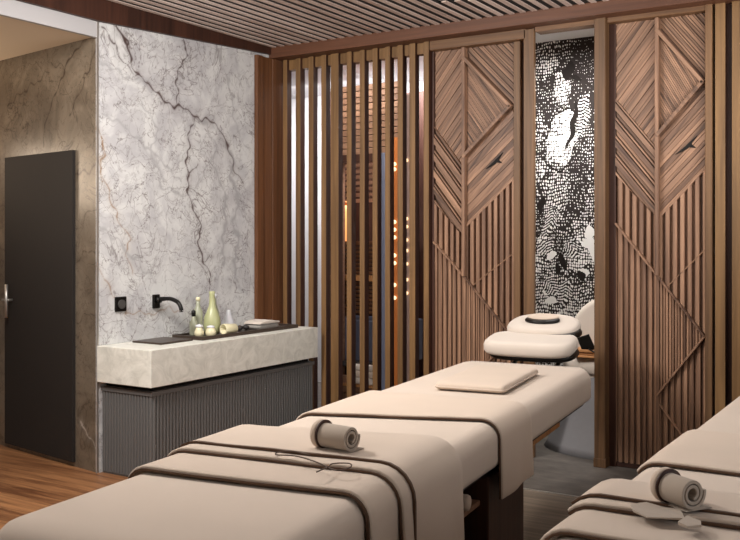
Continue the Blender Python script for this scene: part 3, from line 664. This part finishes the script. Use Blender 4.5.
vessel('cream_jar', 'little round cream jar in front of the pear shaped bottle', 'jar', [(0.022, 0), (0.034, 0.014), (0.034, 0.032), (0.026, 0.05), (0.022, 0.055)], (-3.995, 4.47, tt), CREAM, ([(0.024, 0.055), (0.026, 0.066), (0.006, 0.072)], FROST))
vessel('ceramic_cup', 'pale yellow cup lying on its side right of the large green bottle', 'cup', [(0.024, -0.055), (0.030, -0.05), (0.036, 0.045), (0.034, 0.055), (0.028, 0.052), (0.024, -0.03)], (-3.985, 4.64, tt + 0.036), CREAM, rot=(R(90), 0, R(-8)))
vessel('glass_carafe', 'translucent white pointed carafe standing behind the lying cup', 'carafe', [(0.035, 0), (0.045, 0.01), (0.045, 0.05), (0.022, 0.10), (0.014, 0.135), (0.010, 0.14)], (-4.165, 4.84, tt), FROST)
for k, (x, y) in enumerate(((-4.08, 4.80), (-4.085, 4.862), (-4.08, 4.925))):
    vessel('massage_stone', ('first', 'second', 'third')[k] + ' small dark round massage stone in the row of three, counted from the cup', 'stone', [(0.004, 0), (0.018, 0.006), (0.025, 0.018), (0.018, 0.031), (0.004, 0.037)], (x, y, tt), PLINTH, group='massage stones in the tray')
o = thing('towel_bundle', 'folded pale towel on a grey folded cloth, far end of the tray', 'towel', (-4.07, 5.08, tt))
bm = bmesh.new(); prism(bm, [(-0.10, 0), (0.11, 0), (0.12, 0.022), (0.10, 0.036), (-0.08, 0.038), (-0.115, 0.02)], 'x', -0.07, 0.07); obj('towel_fold', bm, plain('grey_stone_towel', srgb(150, 146, 140), 0.8), o, bevel=0.01, seg=3, smooth=True)
bm = bmesh.new(); prism(bm, [(-0.11, 0.036), (0.12, 0.034), (0.125, 0.044), (0.02, 0.060), (-0.08, 0.054)], 'x', -0.075, 0.075); obj('towel_top', bm, FABW, o, bevel=0.005, seg=2, smooth=True)

# wall tap and control
tp = thing('wall_tap', 'black wall mounted tap with a curved spout on the marble wall', 'tap', (-4.29, 4.27, 1.005))
bm = bmesh.new(); box(bm, 0.0, 0.018, -0.028, 0.028, -0.045, 0.045); obj('wall_plate', bm, BLACK, tp, bevel=0.005)
bm = bmesh.new(); tube(bm, catmull([(0.015, 0, 0.008), (0.07, 0.0, 0.018), (0.14, 0.0, 0.020), (0.20, 0.0, 0.0), (0.225, 0.0, -0.035), (0.228, 0.0, -0.06)]), [0.015] * 8 + [0.0135] * 18 + [0.014] * 5); obj('spout', bm, BLACK, tp, smooth=True)
bm = bmesh.new(); tube(bm, [(0.018, 0, 0.008), (0.045, 0, 0.012)], 0.02, 16); obj('collar', bm, BLACK, tp, smooth=True)
ws = thing('wall_socket', 'small square black socket on the marble wall left of the tap', 'socket', (-4.29, 3.972, 1.005))
bm = bmesh.new(); box(bm, 0, 0.012, -0.046, 0.046, -0.046, 0.046); obj('socket_plate', bm, BLACK, ws, bevel=0.008, seg=3)
bm = bmesh.new(); tube(bm, [(0.012, 0, 0), (0.022, 0, 0)], 0.028, 24); obj('socket_ring', bm, plain('grey_plastic', srgb(70, 68, 66), 0.4), ws, smooth=False)

# ------------------------------------------------------------------ massage beds
HW = 0.36; TZ = 0.75; LEN = 3.27; TH = 0.165; CR = 0.06
def path(offset, dl, dr, hw=HW):
    """cross-section of the mattress top from the left edge over to the right edge"""
    pts = []; h = hw + offset; zt = TZ + offset; r = CR + offset
    nl = max(1, int(dl / 0.03)); nr = max(1, int(dr / 0.03))
    for i in range(nl, 0, -1): pts.append((-h, zt - r - dl * i / nl))
    for i in range(7): a = math.pi - math.pi / 2 * i / 6; pts.append((-h + r + r * math.cos(a), zt - r + r * math.sin(a)))
    for i in range(1, 24): pts.append((-h + r + (2 * h - 2 * r) * i / 24, zt))
    for i in range(7): a = math.pi / 2 * (1 - i / 6); pts.append((h - r + r * math.cos(a), zt - r + r * math.sin(a)))
    for i in range(1, nr + 1): pts.append((h, zt - r - dr * i / nr))
    return pts
def drape(name, m, s0, s1, offset, dl, dr, thick, parent=None, seed=0, flare=0.012, skew=0.0, skew0=None, cut=0):
    P = path(offset, dl, dr)[cut:]; bm = bmesh.new(); n = max(6, int((s1 - s0) / 0.03)); rows = []
    for j in range(n + 1):
        row = []
        for i, (x, z) in enumerate(P):
            u = i / (len(P) - 1); edge = 0.010 * noise.noise((u * 4 + seed, seed * 3.1, 0))
            uu = min(1.0, max(0.0, (x + HW) / (2 * HW))); sk0 = skew if skew0 is None else skew0
            s = s0 + (s1 - s0) * j / n + edge * (1 if j > n / 2 else 0.6) + (sk0 + (skew - sk0) * j / n) * (uu - 0.5)
            w = 0.0022 * noise.noise((x * 7 + seed, s * 7, z * 5)) + 0.0022
            hang = max(0.0, (TZ - CR) - z)
            xx = x + math.copysign(flare * min(1, hang * 4) * (0.6 + 0.5 * math.sin(s * 21 + seed)), x) if hang > 0 else x
            row.append(bm.verts.new((xx, s, z + (w if hang == 0 else 0))))
        rows.append(row)
    for a, b in zip(rows, rows[1:]):
        for i in range(len(P) - 1): bm.faces.new((a[i], a[i + 1], b[i + 1], b[i]))
    me = bpy.data.meshes.new(name); bm.to_mesh(me); bm.free()
    if me.polygons[len(P) // 2].normal.z < 0: me.flip_normals()
    me.materials.append(m)
    for p in me.polygons: p.use_smooth = True
    o = bpy.data.objects.new(name, me); C.objects.link(o)
    if parent: o.parent = parent
    sd = o.modifiers.new('t', 'SOLIDIFY'); sd.thickness = thick; sd.offset = 1
    bv = o.modifiers.new('b', 'BEVEL'); bv.width = thick * 0.35; bv.segments = 2; bv.limit_method = 'ANGLE'; bv.angle_limit = R(50)
    return o
def pad(outline, z0, z1, bev):
    bm = bmesh.new(); prism(bm, outline, 'z', z0, z1); return bm
def sup(a, b, n=3.2, k=48, cx=0, cy=0):
    out = []
    for i in range(k):
        t = 2 * math.pi * i / k; c, s = math.cos(t), math.sin(t)
        out.append((cx + a * math.copysign(abs(c) ** (2 / n), c), cy + b * math.copysign(abs(s) ** (2 / n), s)))
    return out
def rounded_pad(name, a, b, z0, z1, m, parent, n=3.2, cx=0, cy=0, tilt=0, bevel=0.03, bend=0.0):
    """cushion: stacked super-ellipse rings, softly crowned"""
    bm = bmesh.new(); H = z1 - z0; rings = []
    prof = [(0.0, 0.90), (0.06, 0.955), (0.25, 1.0), (0.6, 1.0), (0.82, 0.975), (0.93, 0.93), (0.98, 0.86), (1.0, 0.70), (1.01, 0.4), (1.012, 0.12)]
    for h, k in prof:
        q = sup(a * k if k > 0.85 else a * k, b * k, n)
        rings.append([bm.verts.new((x, y, z0 + H * h + bend * (x / a) ** 2)) for x, y in q])
    for u, w in zip(rings, rings[1:]):
        for i in range(len(u)): bm.faces.new((u[i], u[(i + 1) % len(u)], w[(i + 1) % len(u)], w[i]))
    bm.faces.new(rings[0][::-1]); bm.faces.new(rings[-1])
    mt = Matrix.Translation((cx, cy, 0)) @ Matrix.Translation((0, 0, z0)) @ Matrix.Rotation(R(tilt), 4, 'X') @ Matrix.Translation((0, 0, -z0))
    bmesh.ops.transform(bm, matrix=mt, verts=bm.verts)
    return obj(name, bm, m, parent, smooth=True)
def bed(label, loc, rz):
    t = thing('massage_bed', label, 'massage bed', loc, rz)
    # mattress: lofted rounded section, rounded far and near ends
    bm = bmesh.new(); rings = []
    sec = []
    r = CR
    for cxs, cz, a0 in ((1, 0, -90), (1, 1, 0), (-1, 1, 90), (-1, 0, 180)):
        rr = r if cz else 0.035
        for i in range(7):
            a = R(a0 + 90 * i / 6); sec.append((cxs * (HW - rr) + rr * math.cos(a), (TZ - rr if cz else TZ - TH + rr) + rr * math.sin(a), cxs))
    ends = [(0.0, 0.055), (0.006, 0.037), (0.018, 0.020), (0.036, 0.009), (0.060, 0.002), (0.085, 0)]
    ys = [(y, e) for y, e in ends] + [(0.1 + (LEN - 0.2) * k / 60, 0) for k in range(61)]
    far = [(LEN - 0.10, 0.003), (LEN - 0.06, 0.012), (LEN - 0.028, 0.028), (LEN - 0.008, 0.052), (LEN, 0.075)]
    for y, e in ys + far:
        big = max(0.0, (y - (LEN - 0.16)) / 0.16) ** 2.0 * 0.13 + max(0, (0.06 - y) / 0.06) ** 2 * 0.03
        ring = []
        for x, z, c in sec:
            k = (HW - e * 0.6 - big) / HW; zc = TZ - TH / 2; kz = 1 - 2 * e / TH * 0.9
            ring.append(bm.verts.new((x * k, y, zc + (z - zc) * kz)))
        rings.append(ring)
    for a, b in zip(rings, rings[1:]):
        n = len(a)
        for i in range(n): bm.faces.new((a[i], a[(i + 1) % n], b[(i + 1) % n], b[i]))
    bm.faces.new(rings[0][::-1]); bm.faces.new(rings[-1])
    mt = obj('mattress', bm, FABM, t, smooth=True)
    z0 = TZ - TH
    obj('deck', B((-0.31, 0.31, 0.06, LEN - 0.10, z0 - 0.03, z0)), PLINTH, t, bevel=0.006)
    obj('pedestal_cabinet', B((-0.25, 0.33, 1.60, 2.04, 0.06, z0 - 0.03)), DARKW, t, bevel=0.006)
    obj('pedestal_cabinet', B((-0.25, 0.25, 0.16, 0.62, 0.06, z0 - 0.03)), DARKW, t, bevel=0.006)
    obj('shelf', B((-0.24, 0.30, 0.62, 1.60, 0.455, 0.475)), CLADW, t, bevel=0.004)
    obj('back_panel', B((-0.25, -0.23, 0.62, 1.60, 0.06, z0 - 0.03)), DARKW, t)
    obj('plinth', B((-0.22, 0.22, 0.2, 2.02, 0.0, 0.06)), PLINTH, t)
    for sx in (-1, 1):
        bm = bmesh.new(); box(bm, sx * 0.27 - 0.02, sx * 0.27 + 0.02, 1.99, LEN - 0.5, z0 - 0.065, z0 - 0.03); obj('side_rail', bm, HONEYW, t, bevel=0.003)
    # head rest and face cradle
    for q in (-0.12, 0.12):
        bm = bmesh.new(); tube(bm, [(q, LEN - 0.2, z0 - 0.01), (q, LEN + 0.17, z0 + 0.16)], 0.012); obj('headrest_rod', bm, BLACK, t, smooth=True)
    hr = rounded_pad('headrest', 0.250, 0.15, 0.787, 0.868, FABW, t, cy=LEN + 0.15, cx=-0.035, tilt=8, n=4)
    rounded_pad('headrest_shell', 0.240, 0.14, 0.762, 0.800, BLACK, t, cy=LEN + 0.16, cx=-0.02, tilt=8)
    fc = rounded_pad('face_cradle', 0.205, 0.15, 0.885, 0.945, FABW, t, n=2.7, cy=LEN + 0.36, cx=-0.02, tilt=13, bend=-0.012)
    rounded_pad('cradle_shell', 0.185, 0.12, 0.862, 0.898, BLACK, t, n=2.4, cy=LEN + 0.32, cx=0.02, tilt=10)
    rounded_pad('face_hole', 0.100, 0.060, 0.938, 0.956, BLACK, fc, n=2, cy=LEN + 0.33, cx=-0.02, tilt=13)
    rounded_pad('face_pillow', 0.090, 0.050, 0.955, 0.970, FAB, fc, n=2, cy=LEN + 0.355, cx=-0.022, tilt=13)
    return t
def dress(loc, rz, who, seed, spec):
    """blanket layers, runner laid over the bed: things of their own"""
    def put(o, label, cat, group=None):
        o.location = loc; o.rotation_euler = (0, 0, rz); tag(o, label, cat, group); return o
    lay, far, run = spec
    a = drape('bed_blanket', FAB2, lay[0], far[0], 0.008, 0.03, 0.36, 0.012, None, seed, skew=far[1], skew0=0.03, cut=3); put(a, 'broad sand coloured blanket, lowest of the layers draped across the ' + who, 'blanket')
    b = drape('bed_blanket', FAB2, lay[1], far[0] - 0.03, 0.0235, 0.05, 0.38, 0.012, None, seed + 2, flare=0.016, skew=far[1], skew0=0.02, cut=4); put(b, 'narrower blanket on top of the broad one on the ' + who, 'blanket')
    c = drape('folded_towel', FAB2, lay[2], far[0] - 0.02, 0.0385, 0.01, 0.33, 0.004, None, seed + 4, flare=0.02, skew=far[1], skew0=0.03, cut=4); put(c, 'thin topmost cloth under the rolled towel on the ' + who, 'towel')
    d = drape('bed_runner', FAB, (run[0] + run[1]) / 2, (run[2] + run[3]) / 2, 0.004, 0.02, 0.21, 0.011, None, seed + 6, skew0=run[1] - run[0], skew=run[3] - run[2], cut=3); put(d, 'wide pale runner hanging over the side across the middle of the ' + who, 'runner')
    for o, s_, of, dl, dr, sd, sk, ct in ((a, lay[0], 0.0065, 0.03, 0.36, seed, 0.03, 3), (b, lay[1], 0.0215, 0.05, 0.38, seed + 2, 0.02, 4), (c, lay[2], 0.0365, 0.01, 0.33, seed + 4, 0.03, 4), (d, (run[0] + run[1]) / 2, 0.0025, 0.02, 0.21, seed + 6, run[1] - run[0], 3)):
        drape('edge_shade', EDGE_SHADE, s_ - 0.0055, s_ + 0.006, of, dl, dr, 0.007, o, sd, flare=0.016 if o is b else (0.02 if o is c else 0.012), skew=sk, skew0=sk, cut=ct)  # thin dark strips imitate the shadow under each near cloth edge
    return a, b, c, d
LOC1 = (-1.520, 1.35, 0); RZ1 = R(6.0)
LOC2 = (-0.385, 1.35, 0); RZ2 = R(0.0)
bed('long padded massage bed in the centre, in front of the slat screen', LOC1, RZ1)
bed('second padded massage bed, cut off by the right edge of the picture', LOC2, RZ2)
dress(LOC1, RZ1, 'centre massage bed', 3, ((0.53, 0.70, 0.76), (1.10, 0.13), (1.43, 1.62, 1.97, 2.0))); dress(LOC2, RZ2, 'right massage bed', 11, ((0.58, 0.75, 0.80), (0.99, 0.03), (1.31, 1.33, 1.83, 1.85)))

M1 = Matrix.Translation(LOC1) @ Matrix.Rotation(RZ1, 4, 'Z'); M2 = Matrix.Translation(LOC2) @ Matrix.Rotation(RZ2, 4, 'Z')
# flat cushion near the head end
cu = thing('flat_cushion', 'flat square cream cushion lying near the head end of the centre bed', 'cushion', (-1.745, 3.83, 0.753), R(8))
rounded_pad('cushion_pad', 0.155, 0.31, 0.0, 0.036, FAB, cu, n=24)
bm = bmesh.new(); tube(bm, [(x, y, 0.014) for x, y in sup(0.156, 0.311, 24) + sup(0.156, 0.311, 24)[:1]], 0.004, 6); obj('piping', bm, FAB, cu, smooth=True)

def towel_roll(label, loc, rz, length, rad):
    t = thing('rolled_towel', label, 'towel', loc, rz)
    bm = bmesh.new(); turns = 2.25; K = 80; th = rad / (turns + 0.75)
    pts_o = []; pts_i = []
    for k in range(K + 1):
        a = 2 * math.pi * turns * k / K + R(-80); r1 = rad * 0.40 + (rad - rad * 0.40) * k / K; r0 = r1 - th * 0.60
        pts_o.append((r1 * math.cos(a), r1 * math.sin(a))); pts_i.append((max(r0, rad * 0.12) * math.cos(a), max(r0, rad * 0.12) * math.sin(a)))
    L2 = length / 2
    def V(p, x, dx=0): return bm.verts.new((x, p[0], p[1] + rad))
    rows = {}
    for nm, pp, x in (('oa', pts_o, -L2), ('ob', pts_o, L2), ('ia', pts_i, -L2), ('ib', pts_i, L2)): rows[nm] = [V(p, x) for p in pp]
    for k in range(K):
        bm.faces.new((rows['oa'][k], rows['oa'][k + 1], rows['ob'][k + 1], rows['ob'][k])); bm.faces.new((rows['ia'][k], rows['ib'][k], rows['ib'][k + 1], rows['ia'][k + 1]))
        bm.faces.new((rows['oa'][k], rows['ia'][k], rows['ia'][k + 1], rows['oa'][k + 1])); bm.faces.new((rows['ob'][k], rows['ob'][k + 1], rows['ib'][k + 1], rows['ib'][k]))
    for k in (0, K): bm.faces.new((rows['oa'][k], rows['ob'][k], rows['ib'][k], rows['ia'][k]))
    o = obj('rolled_cloth', bm, FABT, t, smooth=True, bevel=0.0035, seg=3)
    for p in o.data.polygons: p.use_smooth = True
    bm = bmesh.new()
    n = 40
    for (x0, x1, rr) in ((-L2 - 0.008, -L2 + 0.012, rad * 1.02),):
        lathe(bm, [(rad * 0.6, 0), (rr * 0.93, 0.0), (rr, 0.006), (rr, x1 - x0 - 0.006), (rr * 0.93, x1 - x0)], n)
        bmesh.ops.rotate(bm, verts=bm.verts, matrix=Matrix.Rotation(R(90), 3, 'Y')); bmesh.ops.translate(bm, verts=bm.verts, vec=(x0, 0, rad))
    obj('outer_fold', bm, FAB, t, smooth=True)
    bm = bmesh.new(); lathe(bm, [(rad * 1.002, 0), (rad * 1.015, 0.001), (rad * 1.015, 0.004), (rad * 1.002, 0.005)], n)
    bmesh.ops.rotate(bm, verts=bm.verts, matrix=Matrix.Rotation(R(90), 3, 'Y')); bmesh.ops.translate(bm, verts=bm.verts, vec=(-L2 + 0.013, 0, rad)); obj('dark_ring', bm, DARKW, t, smooth=True)  # thin dark ring marking the groove beside the outer fold
    # loose tail of the cloth lying on the bed
    bm = bmesh.new(); prism(bm, [(-0.02, 0.0), (rad * 1.35, 0.0), (rad * 1.5, 0.003), (rad * 0.7, 0.010), (0, 0.004)], 'x', -L2 + 0.03, L2); obj('loose_tail', bm, FABT, t, bevel=0.002)
    return t
towel_roll('taupe towel rolled into a spiral on the centre massage bed', (-1.480, 2.190, 0.7945), R(-6), 0.118, 0.0405)
towel_roll('taupe towel rolled into a spiral on the right massage bed', (-0.505, 2.14, 0.7945), R(-34), 0.092, 0.0385)

def cord(label, pts, z, name='looped_string', cat='string'):
    bm = bmesh.new(); tube(bm, catmull([(x, y, z + 0.002 * math.sin(i * 1.7)) for i, (x, y) in enumerate(pts)], 5), 0.0019, 6)
    o = obj(name, bm, plain('dark_cord', srgb(74, 56, 44), 0.7), smooth=True); tag(o, label, cat)
cord('thin dark looped string lying on the blankets beside the towel roll of the centre bed', [(-1.500, 2.090), (-1.560, 2.095), (-1.600, 2.078), (-1.588, 2.050), (-1.528, 2.057), (-1.441, 2.031), (-1.378, 2.005), (-1.340, 1.995), (-1.325, 2.029), (-1.353, 2.066), (-1.395, 2.050), (-1.382, 2.004), (-1.372, 1.940)], 0.7965)
# cloth strips on the right bed
cs = thing('cloth_strip', 'small pale crumpled strip of cloth beside the towel roll on the right bed', 'cloth', (-0.52, 2.065, 0.7905))
def flap(pts, name, hgt):
    bm = bmesh.new(); n = len(pts); prism(bm, [(x + 0.52, y - 2.02) for x, y in pts], 'z', 0.0, hgt)
    for v in bm.verts: v.co.z += 0.004 * (0.5 + 0.5 * math.sin(v.co.x * 60)) if v.co.z > hgt / 2 else 0
    return obj(name, bm, FABT, cs, bevel=0.001)
flap([(-0.583, 2.005), (-0.600, 2.045), (-0.575, 2.085), (-0.530, 2.070), (-0.493, 2.062), (-0.470, 2.004), (-0.544, 1.976)], 'long_flap', 0.003)
flap([(-0.476, 1.964), (-0.470, 2.02), (-0.437, 2.005), (-0.430, 1.975), (-0.452, 1.949)], 'short_flap', 0.005)

# rolled towels on the open shelf in the base of the centre bed
for k, (sx, sy, r_) in enumerate(((0.225, 1.28, 0.026), (0.22, 1.36, 0.028), (0.225, 1.45, 0.028))):
    p = M1 @ Vector((sx, sy, 0.4755))
    bm = bmesh.new(); lathe(bm, [(r_ * 0.3, 0), (r_ * 0.9, 0.004), (r_, 0.012), (r_, 0.168), (r_ * 0.9, 0.176), (r_ * 0.3, 0.18)], 24)
    bmesh.ops.rotate(bm, verts=bm.verts, matrix=Matrix.Rotation(R(90), 3, 'Y')); bmesh.ops.translate(bm, verts=bm.verts, vec=(-0.09, 0, r_))
    o = obj('rolled_towel', bm, FAB, smooth=True); o.location = p; o.rotation_euler = (0, 0, RZ1)
    tag(o, ('nearest', 'middle', 'furthest')[k] + ' of the three rolled towels on the shelf under the centre bed', 'towel', 'rolled towels under the centre bed')
